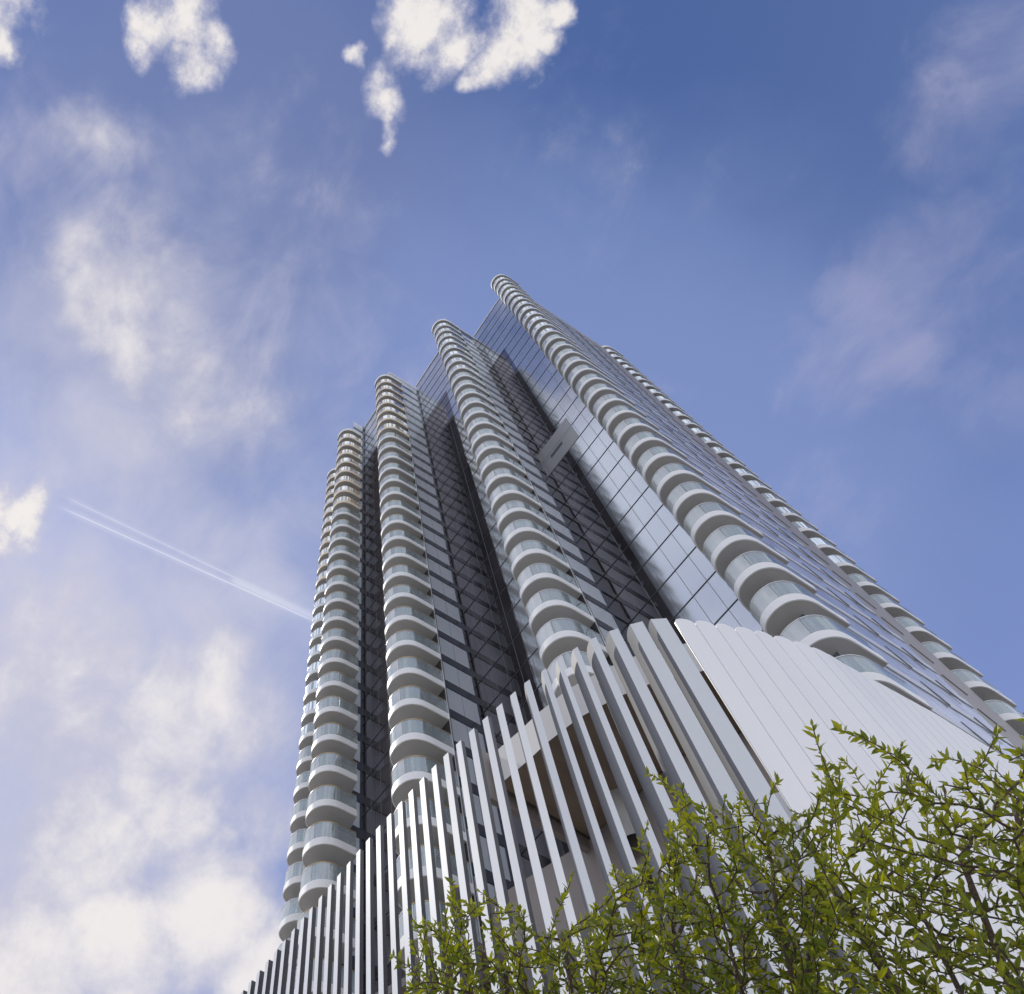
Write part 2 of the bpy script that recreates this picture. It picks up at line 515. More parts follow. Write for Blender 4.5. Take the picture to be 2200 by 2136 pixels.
# ------------------------------------------------------------------ mesh helpers
class MB:
    def __init__(self):
        self.v, self.f, self.m, self.mats = [], [], [], []

    def mi(self, name):
        if name not in self.mats:
            self.mats.append(name)
        return self.mats.index(name)

    def add(self, verts, faces, name):
        b = len(self.v)
        self.v += [tuple(map(float, p)) for p in verts]
        i = self.mi(name)
        for f in faces:
            self.f.append([b + k for k in f])
            self.m.append(i)

    def box(self, x0, x1, y0, y1, z0, z1, name):
        vs = [(x0, y0, z0), (x1, y0, z0), (x1, y1, z0), (x0, y1, z0), (x0, y0, z1), (x1, y0, z1), (x1, y1, z1), (x0, y1, z1)]
        self.add(vs, [(0, 3, 2, 1), (4, 5, 6, 7), (0, 1, 5, 4), (1, 2, 6, 5), (2, 3, 7, 6), (3, 0, 4, 7)], name)

    def prism(self, poly, z0, z1, side, top=None, bot=None):
        """poly counter-clockwise"""
        n = len(poly)
        vs = [(p[0], p[1], z0) for p in poly] + [(p[0], p[1], z1) for p in poly]
        self.add(vs, [(i, (i + 1) % n, n + (i + 1) % n, n + i) for i in range(n)], side)
        if top:
            self.add([(p[0], p[1], z1) for p in poly], [tuple(range(n))], top)
        if bot:
            self.add([(p[0], p[1], z0) for p in poly], [tuple(reversed(range(n)))], bot)

    def ribbon(self, path, z0, z1, th, name, inward=1):
        """a thin wall that follows an open plan path, with real thickness"""
        n = len(path)
        inn = offset(path, th * inward)
        vs = []
        for p, q in zip(path, inn):
            vs += [(p[0], p[1], z0), (p[0], p[1], z1), (q[0], q[1], z1), (q[0], q[1], z0)]
        fs = []
        for i in range(n - 1):
            a, b = 4 * i, 4 * (i + 1)
            for k in range(4):
                k2 = (k + 1) % 4
                fs.append((a + k, a + k2, b + k2, b + k))
        fs += [(0, 3, 2, 1), (4 * n - 4, 4 * n - 3, 4 * n - 2, 4 * n - 1)]
        self.add(vs, fs, name)

    def obj(self, name, parent=None, loc=None, smooth=False):
        me = bpy.data.meshes.new(name)
        me.from_pydata(self.v, [], self.f)
        for nm in self.mats:
            me.materials.append(MATS[nm])
        me.polygons.foreach_set('material_index', self.m)
        if smooth:
            me.polygons.foreach_set('use_smooth', [True] * len(self.f))
        me.update()
        import bmesh
        bm = bmesh.new(); bm.from_mesh(me)
        bmesh.ops.recalc_face_normals(bm, faces=bm.faces)
        bm.to_mesh(me); bm.free()
        if smooth:
            try:
                me.set_sharp_from_angle(angle=math.radians(35))
            except Exception:
                pass
        o = bpy.data.objects.new(name, me)
        sc.collection.objects.link(o)
        if parent:
            o.parent = parent
        if loc:
            o.location = loc
        return o


def offset(path, d):
    """shift an open path to its left by d"""
    P = np.array(path, float)
    T = np.gradient(P, axis=0)
    for i in range(len(P)):
        if i == 0: T[i] = P[1] - P[0]
        elif i == len(P) - 1: T[i] = P[-1] - P[-2]
        else:
            a = P[i] - P[i - 1]; b = P[i + 1] - P[i]
            T[i] = a / (np.linalg.norm(a) + 1e-9) + b / (np.linalg.norm(b) + 1e-9)
    T /= np.linalg.norm(T, axis=1)[:, None]
    Nn = np.stack([-T[:, 1], T[:, 0]], 1)
    return (P + Nn * d).tolist()


def catmull(pts, n=5):
    P = [np.array(p, float) for p in pts]
    P = [2 * P[0] - P[1]] + P + [2 * P[-1] - P[-2]]
    out = []
    for i in range(1, len(P) - 2):
        for k in range(n):
            t = k / n
            a, b, c_, d = P[i - 1], P[i], P[i + 1], P[i + 2]
            out.append(0.5 * ((2 * b) + (-a + c_) * t + (2 * a - 5 * b + 4 * c_ - d) * t * t + (-a + 3 * b - 3 * c_ + d) * t ** 3))
    out.append(P[-2])
    return [tuple(q) for q in out]


def empty(name, loc, label, cat, group=None):
    o = bpy.data.objects.new(name, None)
    sc.collection.objects.link(o)
    o.location = loc
    o['label'] = label
    o['category'] = cat
    if group:
        o['group'] = group
    return o


# ------------------------------------------------------------------ ground
m = MB()
m.add([(-2500, -2500, -1.62), (2500, -2500, -1.62), (2500, 2500, -1.62), (-2500, 2500, -1.62)], [(0, 1, 2, 3)], 'asphalt')
g = m.obj('ground'); g['kind'] = 'structure'
m = MB()
m.box(-120, 70, -70, 90, -1.9, -1.48, 'paving')
g = m.obj('pavement'); g['kind'] = 'structure'

# ------------------------------------------------------------------ tower
tower = empty('apartment_tower', (-6 * S, 9 * S, -1.48),
              'tall pale apartment tower with stacks of curved glass balconies and mirrored walls', 'tower')
T0 = Vector(tower.location)


def P(mb, name, parent=None, smooth=False):
    """link as part of the tower, geometry written in world coordinates"""
    o = mb.obj(name, None, None, smooth)
    par = parent or tower
    o.parent = par
    o.matrix_parent_inverse = Matrix.Translation(-T0) if par is tower else Matrix()
    return o


# plan numbers, in storeys: right edge u, front v, first and last slab, height of the cap above the last slab
TPL = [(-.86, .95), (-.83, .62), (-.80, .36), (-.74, .17), (-.63, .045), (-.48, 0), (-.34, .005), (-.20, .055), (-.085, .165), (-.02, .31), (0, .47), (0, .70), (0, .92)]
COLS = {
    'a': dict(u=-12.62, v=6.27, n0=8, n1=38, z=0.0, uw=-13.0, ul=-13.45, end=.92, M=7.4),
    'b': dict(u=-9.95, v=5.30, n0=7, n1=35, z=0.15, uw=-10.4, ul=-10.77, end=.80, M=6.5),
    'c': dict(u=-7.19, v=5.38, n0=8, n1=35, z=0.12, uw=-7.7, ul=-8.02, end=.92, M=7.58),
    'd': dict(u=-4.23, v=6.26, n0=11, n1=36, z=0.0, uw=-4.6, ul=-5.05, end=.90, M=8.7),
    'e': dict(u=-1.72, v=8.03, n0=9, n1=40, z=0.0, uw=-1.95, ul=-2.54, end=1.05, M=None),
    'f': dict(u=-1.79, v=14.18, n0=8, n1=41, z=-0.1, uw=-2.05, ul=-2.5, end=1.1, M=None),
}


def outline(c):
    p = []
    for (a, b) in TPL:
        if b >= .9 and a == 0:
            b = c['end']
        p.append(((c['u'] + a) * S, (c['v'] + b) * S))
    if c.get('flare'):
        pass
    return catmull(p, 4)


# ---- balconies
allb = []
for key, c in COLS.items():
    for n in range(c['n0'], c['n1'] + 1):
        z = (n + c['z']) * S
        d2 = (c['u'] * S) ** 2 + (c['v'] * S) ** 2 + z * z
        allb.append((d2 * (1.6 if key in 'af' else 1.0) * (3 if n < 10 else 1), key, n))
allb.sort()
near = {(k, n) for _, k, n in allb[:98]}

FASC, RAILT = 0.175, 0.575
proto = {}


def balcony_meshes(c, key):
    out = outline(c)
    A, B, C_ = MB(), MB(), MB()
    # slab: plan closed by the wall side
    n = len(out)
    z0, z1 = 0.0, FASC * S
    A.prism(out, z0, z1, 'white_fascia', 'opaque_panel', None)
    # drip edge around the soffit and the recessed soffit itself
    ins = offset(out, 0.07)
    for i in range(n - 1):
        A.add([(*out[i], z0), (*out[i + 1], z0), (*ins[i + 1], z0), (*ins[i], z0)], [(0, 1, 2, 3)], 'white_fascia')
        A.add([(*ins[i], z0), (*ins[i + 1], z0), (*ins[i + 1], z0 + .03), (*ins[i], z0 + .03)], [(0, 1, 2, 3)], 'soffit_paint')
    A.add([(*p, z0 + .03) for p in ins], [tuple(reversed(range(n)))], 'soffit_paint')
    # glass set just inside the fascia, and its handrail
    k0 = 4
    path = offset(out, 0.05)[k0:]
    zb, zt = z1 - 0.06, RAILT * S
    for a, b, gname in ((0, 12, 'balcony_glass'), (12, 23, 'balcony_glass'), (23, len(path), 'clear_balcony_glass')):
        seg = path[a:min(b + 1, len(path))]
        if len(seg) > 1:
            # shave the ends a little so the joints read as joints
            s0, s1 = np.array(seg[0]), np.array(seg[1]); e0, e1 = np.array(seg[-1]), np.array(seg[-2])
            seg[0] = tuple(s0 + (s1 - s0) / np.linalg.norm(s1 - s0) * 0.012)
            seg[-1] = tuple(e0 + (e1 - e0) / np.linalg.norm(e1 - e0) * 0.012)
            B.ribbon(seg, zb, zt, 0.02, gname)
    hp = offset(out, 0.035)[k0:]
    hc = len(hp) // 2 - 2 if key in 'bc' else len(hp) - 1
    C_.ribbon(hp[:hc + 1], zt, zt + 0.035, 0.055, 'handrail_metal')
    if key in 'bc':
        C_.ribbon(hp[hc:], zt, zt + 0.035, 0.055, 'brass_trim')
    return A, B, C_


SUNGLOW = {'balcony_glass': 'sunglow_balcony_glass', 'clear_balcony_glass': 'sunglow_balcony_glass', 'white_fascia': 'sunglow_fascia'}  # golden sunlight painted onto the top storeys of the left stacks
rest = MB()
for key, c in COLS.items():
    A, B, C_ = balcony_meshes(c, key)
    src = None
    for n in range(c['n0'], c['n1'] + 1):
        z = (n + c['z']) * S
        if (key, n) in near:
            if src is None:
                a = A.obj('balcony', None, None, True)
                b = B.obj('balustrade', a, None, True)
                h = C_.obj('handrail', a, None, True)
                a.parent = tower
                src = (a, b, h)
            else:
                a = src[0].copy(); sc.collection.objects.link(a); a.parent = tower
                b = src[1].copy(); sc.collection.objects.link(b); b.parent = a
                h = src[2].copy(); sc.collection.objects.link(h); h.parent = a
            a.location = Vector((0, 0, z)) - T0
        else:
            for M_ in (A, B, C_):
                for f, mi in zip(M_.f, M_.m):
                    rest.add([(M_.v[i][0], M_.v[i][1], M_.v[i][2] + z) for i in f], [tuple(range(len(f)))], SUNGLOW.get(M_.mats[mi], M_.mats[mi]) if (key in 'abc' and n > (25 if key == 'b' else 27)) else M_.mats[mi])
o = P(rest, 'upper_balconies')
o['kind'] = 'stuff'

# ---- caps over each stack
for key, c in COLS.items():
    out = outline(c)
    m = MB()
    zt = (c['n1'] + c['z'] + 1) * S
    big = offset(out, -0.06)
    m.prism(big, zt - 0.25, zt + 0.16 * S, 'cap_white', 'cap_white', 'soffit_paint')
    P(m, 'parapet_cap', smooth=True)

# ---- wing ends behind the balconies (rounded window bays) and wing side walls
for key, c in COLS.items():
    zt = (c['n1'] + c['z'] + 1) * S
    zb = 8.2 * S
    ul, uw = c['ul'] * S, c['uw'] * S
    back = (c['M'] if c['M'] else c['v'] + 1.4) * S
    fr = (c['v'] + .36) * S
    r = (uw - ul) / 2
    cx = (uw + ul) / 2
    arc = [(cx - r * math.cos(t), fr + r - r * math.sin(t)) for t in np.linspace(0, math.pi, 13)]
    m = MB()
    poly = arc + [(uw, back), (ul, back)]
    m.prism(poly, zb, zt + 0.01, 'room_wall', 'cap_white')
    P(m, 'bay_wall', smooth=True)
    # window frames and drawn curtains in the bay, one window per storey
    fm, gm = MB(), MB()
    for n in range(c['n0'], c['n1'] + 1):
        z = (n + c['z']) * S
        w = [(cx - (r + .03) * math.cos(t), fr + r - (r + .03) * math.sin(t)) for t in np.linspace(.55, math.pi - .35, 7)]
        gm.ribbon(w, z + FASC * S + .1, z + S - .25, 0.02, 'wing_glass' if (n * 7 + ord(key)) % 3 else 'curtain_cloth')
        for q in (0, 2, 4, 6):
            x, y = w[q]
            fm.box(x - .04, x + .04, y - .05, y + .03, z + FASC * S + .02, z + S - .1, 'mullion_dark')
    fo = P(fm, 'bay_window_frames')
    go = P(gm, 'bay_window_panes', fo)

# ---- mirrored curtain walls facing the camera
TOPS = {'a': 39, 'b': 39.0, 'c': 40.0, 'd': 41.0}
walls = [('a', 7.4, -13.0, -10.77, 39.0, 8.0), ('b', 6.5, -10.4, -8.02, 39.05, 8.0), ('c', 7.58, -7.7, -5.05, 39.95, 7.8), ('d', 8.7, -4.6, -2.54, 40.85, 9.0)]
for key, v, u0, u1, zt, zb in walls:
    m = MB()
    x0, x1, y = u0 * S, u1 * S, v * S
    # dark reflections of the stacks painted as darker glass beside each wing, silvered glass everywhere else
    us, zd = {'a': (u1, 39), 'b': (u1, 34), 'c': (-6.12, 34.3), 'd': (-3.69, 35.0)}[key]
    for a_, b_, c_, d_, g_ in ((u0, us, zb, zd, 'dark_reflection_glass'), (u0, us, zd, zt, 'silver_glass'), (us, u1, zb, zt, 'silver_glass')):
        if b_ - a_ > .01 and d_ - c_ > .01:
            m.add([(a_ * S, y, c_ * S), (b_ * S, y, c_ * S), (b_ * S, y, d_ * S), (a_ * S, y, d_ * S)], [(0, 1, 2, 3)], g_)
    m.box(x0, x1, y + .02, y + .3, zb * S, zt * S - .01, 'wing_wall')
    cw = P(m, 'curtain_wall')
    m = MB()
    for n in range(int(zb), int(zt) + 1):
        z = (n + .79) * S
        if z < zt * S:
            m.box(x0, x1, y - .035, y - .002, z - .028, z + .028, 'mullion_dark')
    P(m, 'transoms', cw)
    m = MB()
    x = x1
    k = 0
    while x > x0 + .3:
        x = x1 - .30 * S - k * .35 * S
        k += 1
        if x > x0 + .1:
            m.box(x - .014, x + .014, y - .012, y - .001, zb * S, zt * S - .02, 'mullion_thin')
    P(m, 'mullions', cw)
    m = MB()
    m.box(x0, x1, y - .08, y + .3, zt * S, zt * S + .18, 'cap_white')
    P(m, 'roof_coping', cw)
    if key == 'd':
        m = MB()
        if True:
            segs = [(u0, -3.24, 22.78, 23.63), (u0, -3.24, 23.645, 24.50)]
        for a, b, c0, c1 in segs:
            m.box(a * S + .02, b * S, y - .03, y - .003, c0 * S, c1 * S, 'pale_panel')
        P(m, 'louvre_panel')
        if key == 'd':
            m = MB()
            m.box(-4.22 * S, -3.72 * S, y - .05, y - .032, 23.44 * S, 23.60 * S, 'mullion_dark')
            P(m, 'vent_slot')

# ---- wing side walls: glass panes and dark spandrels per storey
sides = [('b', -10.4, 5.95, 6.5, 39.0), ('c', -7.7, 6.1, 7.58, 39.1), ('d', -4.6, 7.0, 8.7, 39.9), ('a', -13.0, 6.9, 7.4, 38.9)]
for key, u, v0, v1, zt in sides:
    x = u * S
    zb = COLS[key]['n0'] * S
    g_, d_ = MB(), MB()
    vm = v1 - .26 if key == 'd' else v1 - .04
    for n in range(int(zb / S), int(zt)):
        z = (n + COLS[key]['z']) * S
        g_.box(x + .02, x + .06, v0 * S, vm * S, z + .27 * S, z + .99 * S, 'shaft_panel')
        ym = (v0 + vm) / 2 * S if key != 'c' else (6.72 + vm) / 2 * S
        d_.box(x + .055, x + .066, ym - .012, ym + .012, z + .27 * S, z + .99 * S, 'mullion_thin')
        d_.box(x + .02, x + .10, v0 * S, v1 * S, z - .0 * S, z + .26 * S, 'spandrel_dark')
        mid = (v0 + .55) if key == 'c' else v0 + .62
        d_.box(x + .03, x + .12, vm * S - .12, vm * S, z + .262 * S, z + S, 'spandrel_dark')
    g_.box(x + .0, x + .03, v0 * S, v1 * S, zb, zt * S, 'spandrel_dark')
    sw = P(g_, 'side_window_wall')
    P(d_, 'spandrels', sw)
    if key in 'cd':
        m = MB()
        m.box(x - .4, x + .14, v0 * S, v1 * S, zt * S, zt * S + .5, 'cap_white')
        P(m, 'wall_coping')
    if key in 'cd':
        # full-height wind screen closing the end of the balconies
        m = MB()
        xe = COLS[key]['u'] * S
        ye = (COLS[key]['v'] + COLS[key]['end']) * S
        m.box(x + .15, xe + .05, ye + .005, ye + .05, COLS[key]['n0'] * S, (COLS[key]['n1'] + 1) * S - .3, 'screen_dark')
        P(m, 'wind_screen')
        m = MB()
        m.box(xe - .02, xe + .04, ye - .03, ye + .002, COLS[key]['n0'] * S, (COLS[key]['n1'] + 1) * S, 'handrail_metal')
        P(m, 'edge_rail')

# ---- right-hand facade between the two outer stacks
x = -1.95 * S
y0, yb, y1 = 8.4 * S, 12.62 * S, 14.0 * S
m = MB()
m.add([(x, y0, 8.5 * S), (x, yb, 8.5 * S), (x, yb, 40.9 * S), (x, y0, 40.9 * S)], [(0, 1, 2, 3)], 'right_glass')
m.box(x - .4, x - .03, y0, yb, 8.5 * S, 40.85 * S, 'wing_wall')
rw = P(m, 'curtain_wall')
m = MB()
for n in range(9, 41):
    z = n * S
    m.box(x + .003, x + .05, y0, yb, z - .02 * S, z + .20 * S, 'pale_spandrel')
P(m, 'spandrels', rw)
m = MB()
m.box(x - .35, x - .02, yb, y1, 8.5 * S, 40.8 * S, 'brown_band')
bw = P(m, 'stair_wall')
# vents: small panes standing ajar, two rows on the glass, one on the stair wall
def vent_mesh(xx):
    m = MB()
    a, b = 0.0, .31 * S
    q = []
    for y_, z_ in ((a, 0.0), (b, -.36 * S)):
        q += [(xx, y_, z_ + .045), (xx + .05, y_, z_ + .035), (xx + .05, y_, z_ - .035), (xx, y_, z_ - .045)]
    m.add(q, [(0, 1, 2, 3), (7, 6, 5, 4), (0, 4, 5, 1), (1, 5, 6, 2), (2, 6, 7, 3), (3, 7, 4, 0)], 'mullion_thin')
    return m
for rows, par, xx in (((10.92, 11.92), rw, x + .055), ((12.9,), bw, x - .018)):
    first = None
    for v in rows:
        for n in range(9, 40):
            z = (n + .18 + (.15 if v < 11 else 0)) * S
            if first is None:
                first = vent_mesh(0).obj('vent', par)
                o = first
            else:
                o = first.copy(); sc.collection.objects.link(o); o.parent = par
            o.location = (xx, v * S, z)
m = MB()
m.box(x - .4, x + .08, y0, y1, 40.92 * S, 40.92 * S + .2, 'cap_white')
P(m, 'roof_coping')

# ---- solid body behind the walls, so the tower is whole from any side
m = MB()
e = .32
body = [(-14.2, 15.1), (-14.2, 7.8), (-13.42, 7.8), (-10.9, 7.75), (-10.5, 6.7), (-8.1, 6.75), (-7.75, 7.8), (-5.1, 7.8), (-4.65, 8.9), (-2.6, 8.9), (-2.12, 9.1), (-2.12, 15.1)]
poly = [(a * S, b * S) for a, b in body]
m.prism(poly, 8.5 * S, 38.9 * S, 'wing_wall', 'opaque_panel', 'taupe_wall')
P(m, 'tower_body')
m = MB()
poly = [(a * S, b * S) for a, b in [(-5.0, 15.09), (-5.0, 8.9), (-2.6, 8.9), (-2.13, 9.1), (-2.13, 15.09)]]
m.prism(poly, 38.91 * S, 40.7 * S, 'wing_wall', 'opaque_panel')
P(m, 'penthouse_body')

# ---- podium behind the fins
m = MB()
edge = [(-14, 4.95), (-9, 5.15), (-6.6, 5.3), (-5.43, 5.41), (-4.9, 5.49), (-4.58, 5.52), (-4.08, 5.62), (-3.6, 5.82), (-3.2, 6.05), (-2.75, 6.45), (-2.35, 7.05), (-2.12, 7.7), (-2.08, 8.3), (-2.08, 15.2)]
poly = [(a * S, b * S) for a, b in edge] + [(-14 * S, 22 * S)]
# keep the balcony stacks clear of the slab on the left by starting it lower there
right = [(a, b) for a, b in edge if a >= -5.5]
right = [(-5.5, 7.4)] + right
poly = [(a * S, b * S) for a, b in right] + [(-5.5 * S, 15.2 * S)]
m.prism(poly, 9.0 * S, 9.62 * S, 'band_grey', 'opaque_panel', 'timber_soffit')
m.box(-5.60 * S, -5.52 * S, 5.3 * S, 7.5 * S, 8.8 * S, 9.75 * S, 'taupe_wall')
P(m, 'podium_roof_slab')
m = MB()
poly = [(a * S, b * S) for a, b in [(-14, 6.9), (-11, 6.6), (-8.3, 6.4), (-6.9, 6.5), (-6.9, 6.5), (-5.5, 6.9), (-3.9, 7.0), (-3.0, 7.5), (-2.5, 8.6), (-2.4, 21), (-14, 21)]]
del poly[4]
m.prism(poly, -1.48, 8.98 * S, 'taupe_wall', 'opaque_panel')
pw = P(m, 'podium_wall')
m = MB()
pl = [(-14, 6.9), (-11, 6.6), (-8.3, 6.4), (-6.9, 6.5), (-5.5, 6.9), (-3.9, 7.0), (-3.0, 7.5), (-2.5, 8.6)]
for i in range(len(pl) - 1):
    a, b = np.array(pl[i]) * S, np.array(pl[i + 1]) * S
    ln = np.linalg.norm(b - a); t = (b - a) / ln; nr = np.array([t[1], -t[0]])
    k = max(1, int(ln / 2.4))
    for j in range(k):
        p = a + t * (ln * (j + .08) / k); q = a + t * (ln * (j + .92) / k)
        for lv in range(0, 8):
            z0 = lv * S + .5; z1 = (lv + 1) * S - .35
            if z1 > 8.8 * S: continue
            vs = [(*(p + nr * .03), z0), (*(q + nr * .03), z0), (*(q + nr * .03), z1), (*(p + nr * .03), z1)]
            m.add(vs, [(0, 1, 2, 3)], 'podium_glass')
P(m, 'podium_windows', pw)
# lower slab lines and columns behind the left fins
m = MB()
for z in (7.9,):
    poly = [(a * S, b * S) for a, b in [(-14, 5.3), (-9.2, 5.2), (-6.95, 5.95), (-6.95, 9), (-14, 9)]]
    m.prism(poly, z * S, (z + .12) * S, 'brown_band', 'opaque_panel', 'timber_soffit')
P(m, 'podium_floor_slab')

# ------------------------------------------------------------------ screen of fins round the podium
HF = 8.5
fin_plan = [(-1.140, .5), (-1.113, .5), (-1.085, .5), (-1.058, .5), (-1.032, .5), (-1.004, .5), (-.976, .5), (-.951, .5), (-.923, .5), (-.896, .5),
            (-.870, .5), (-.843, .5), (-.816, .5), (-.790, .5), (-.763, .5), (-.736, .501), (-.709, .502), (-.683, .503), (-.657, .504), (-.630, .506),
            (-.604, .508), (-.578, .511), (-.552, .514), (-.526, .518), (-.500, .522), (-.474, .526), (-.448, .530), (-.421, .538), (-.398, .545), (-.373, .552),
            (-.350, .561), (-.327, .574), (-.305, .590), (-.285, .607), (-.269, .629), (-.257, .652), (-.246, .677), (-.237, .700), (-.227, .724), (-.220, .750),
            (-.212, .777), (-.206, .805), (-.203, .831)]
while len(fin_plan) < 72:
    a = fin_plan[-1]
    fin_plan.append((-.203 + .008 * min(1, (len(fin_plan) - 43) / 6), a[1] + .0268))
fin_plan = [(-1.140 - .0268 * k, .5) for k in (2, 1)] + fin_plan
OFF = 2
screen = empty('podium_screen', (-3.4 * S, 4.6 * S, -1.48),
               'curved row of tall pale metal fins and panels round the podium below the balconies', 'facade screen')
T1_ = Vector(screen.location)


def fin(i):
    k = i - OFF
    p = np.array(fin_plan[i]) * HF
    nx = np.array(fin_plan[min(i + 1, len(fin_plan) - 1)]) * HF
    pv = np.array(fin_plan[max(i - 1, 0)]) * HF
    t = nx - p if i + 1 < len(fin_plan) else p - pv
    pitch = np.linalg.norm(t)
    t = t / pitch
    b = np.array([-t[1], t[0]])          # inwards
    m = MB()
    flat = k < 25
    if k < 24:
        w, dd, dirn = .088, .05 + .035 * max(0, (10 - k) / 12), np.array([0, 1.0])
    elif k < 34:
        q = (k - 24) / 9.0
        w = [.095, .085, .075, .06, .055, .06, .075, .10, .135, .17][k - 24]
        dd = [.055, .07, .09, .11, .125, .135, .14, .14, .125, .10][k - 24]
        ang = math.radians(136 + 34 * min(1, (k - 24) / 7.0))
        dirn = np.array([math.cos(ang), math.sin(ang)])
    else:
        w, dd, dirn = pitch - .008, .018, b
    top = HF
    # section points along the width; rounded top as a row of stations
    nst = 1 if flat else 9
    rr = 0 if flat else (.10 if k < 40 else max(.006, .10 - .03 * (k - 39)))
    rw_ = min(w, .12)
    st = []
    if flat:
        st = [(0, top), (w, top)]
        if k in (26,):
            pass
    else:
        for j in range(nst + 1):
            s = w * j / nst
            if k < 34:
                # the rounded end wraps over the inner flange too
                f_ = s / w
                z = top - .03 * (f_) ** 2
            else:
                f_ = 2 * s / w - 1
                z = top - rr * (1 - math.sqrt(max(0, 1 - f_ * f_ * .985)))
            st.append((s, z))
    mt = 'fin_aluminium' if k < 34 else 'panel_aluminium'
    zb = 0.25
    def col(s, back):
        q = p + t * s + dirn * back
        return q * S
    if flat or k >= 34:
        n = len(st)
        vs = []
        for s, z in st:
            a_, b_ = col(s, 0), col(s, dd)
            vs += [(*a_, zb * S), (*a_, z * S), (*b_, z * S), (*b_, zb * S)]
        fs = []
        for j in range(n - 1):
            A_, B_ = 4 * j, 4 * j + 4
            for q in range(4):
                fs.append((A_ + q, A_ + (q + 1) % 4, B_ + (q + 1) % 4, B_ + q))
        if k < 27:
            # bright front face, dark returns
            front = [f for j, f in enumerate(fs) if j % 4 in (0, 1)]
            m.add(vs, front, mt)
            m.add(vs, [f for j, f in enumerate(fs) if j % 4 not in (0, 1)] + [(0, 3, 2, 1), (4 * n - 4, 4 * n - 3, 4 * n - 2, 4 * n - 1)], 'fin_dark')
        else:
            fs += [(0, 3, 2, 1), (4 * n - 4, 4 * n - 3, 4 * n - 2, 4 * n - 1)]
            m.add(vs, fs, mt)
    else:
        # stations run along the inner flange: the top rounds down towards its inner edge
        n = 9
        vs = []
        for j in range(n + 1):
            f_ = j / n
            s = dd * f_
            z = top - .17 * (1 - math.sqrt(max(0, 1 - f_ * f_ * .99)))
            a_, b_ = col(0, s), col(w, s)
            vs += [(*a_, zb * S), (*a_, z * S), (*b_, z * S), (*b_, zb * S)]
        fs = []
        for j in range(n):
            A_, B_ = 4 * j, 4 * j + 4
            for q in range(4):
                fs.append((A_ + q, A_ + (q + 1) % 4, B_ + (q + 1) % 4, B_ + q))
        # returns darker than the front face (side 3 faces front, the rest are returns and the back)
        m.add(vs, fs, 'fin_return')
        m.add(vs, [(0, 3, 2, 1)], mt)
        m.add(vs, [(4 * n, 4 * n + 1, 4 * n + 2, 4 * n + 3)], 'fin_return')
    o = m.obj('fin' if k < 34 else 'panel', None, None, False)
    o.parent = screen
    o.matrix_parent_inverse = Matrix.Translation(-T1_)
    return o


for i in range(len(fin_plan) - 1):
    fin(i)

# ------------------------------------------------------------------ trees
def tube(mb, a, b, ra, rb, name, k=5):
    a, b = np.array(a), np.array(b)
    d = b - a
    L_ = np.linalg.norm(d)
    if L_ < 1e-6:
        return
    d /= L_
    h = np.array([1, 0, 0]) if abs(d[0]) < .8 else np.array([0, 1, 0])
    e1 = np.cross(d, h); e1 /= np.linalg.norm(e1)
    e2 = np.cross(d, e1)
    vs = []
    for p, r in ((a, ra), (b, rb)):
        for j in range(k):
            t = 2 * math.pi * j / k
            vs.append(p + r * (math.cos(t) * e1 + math.sin(t) * e2))
    mb.add(vs, [(j, (j + 1) % k, k + (j + 1) % k, k + j) for j in range(k)], name)


def grow(seeds, attr, step=.05, infl=.55, kill=.070, iters=130, up_=.12):
    """space colonisation; seeds: list of polylines (stems)"""
    pos, par = [], []
    for line in seeds:
        prev = -1
        for a, b in zip(line[:-1], line[1:]):
            a, b = np.array(a), np.array(b)
            k = max(1, int(np.linalg.norm(b - a) / step))
            for j in range(k):
                pos.append(a + (b - a) * j / k); par.append(prev); prev = len(pos) - 1
        pos.append(np.array(line[-1])); par.append(prev)
    A = np.array(attr)
    alive = np.ones(len(A), bool)
    Pn = np.array(pos)
    near_i = np.zeros(len(A), int); near_d = np.full(len(A), 1e9)
    new = np.arange(len(Pn))
    r2 = np.random.default_rng(5)
    for it in range(iters):
        if len(new) == 0 or not alive.any():
            break
        d = np.linalg.norm(A[:, None] - Pn[new][None], axis=2)
        j = d.argmin(1); dm = d[np.arange(len(A)), j]
        upd = dm < near_d
        near_d[upd] = dm[upd]; near_i[upd] = new[j[upd]]
        alive &= near_d > kill
        use = alive & (near_d < infl)
        idx = near_i[use]
        if len(idx) == 0:
            break
        vec = A[use] - Pn[idx]
        vec /= np.linalg.norm(vec, axis=1)[:, None]
        acc = {}
        for q, vv in zip(idx, vec):
            acc.setdefault(q, []).append(vv)
        add, ap = [], []
        for q, vl in acc.items():
            s = np.mean(vl, axis=0) + np.array([0, 0, up_]) + r2.normal(size=3) * .10
            nrm = np.linalg.norm(s)
            if nrm < .15:
                continue
            npnt = Pn[q] + s / nrm * step
            add.append(npnt); ap.append(q)
        if not add:
            break
        st = len(Pn)
        # skip points that would repeat a child already there
        add = np.array(add)
        dd = np.linalg.norm(add[:, None] - Pn[None], axis=2).min(1)
        ok = dd > step * .35
        add = add[ok]; ap = [a for a, o_ in zip(ap, ok) if o_]
        Pn = np.vstack([Pn, add]) if len(add) else Pn
        par += ap
        new = np.arange(st, len(Pn))
    return Pn, np.array(par)


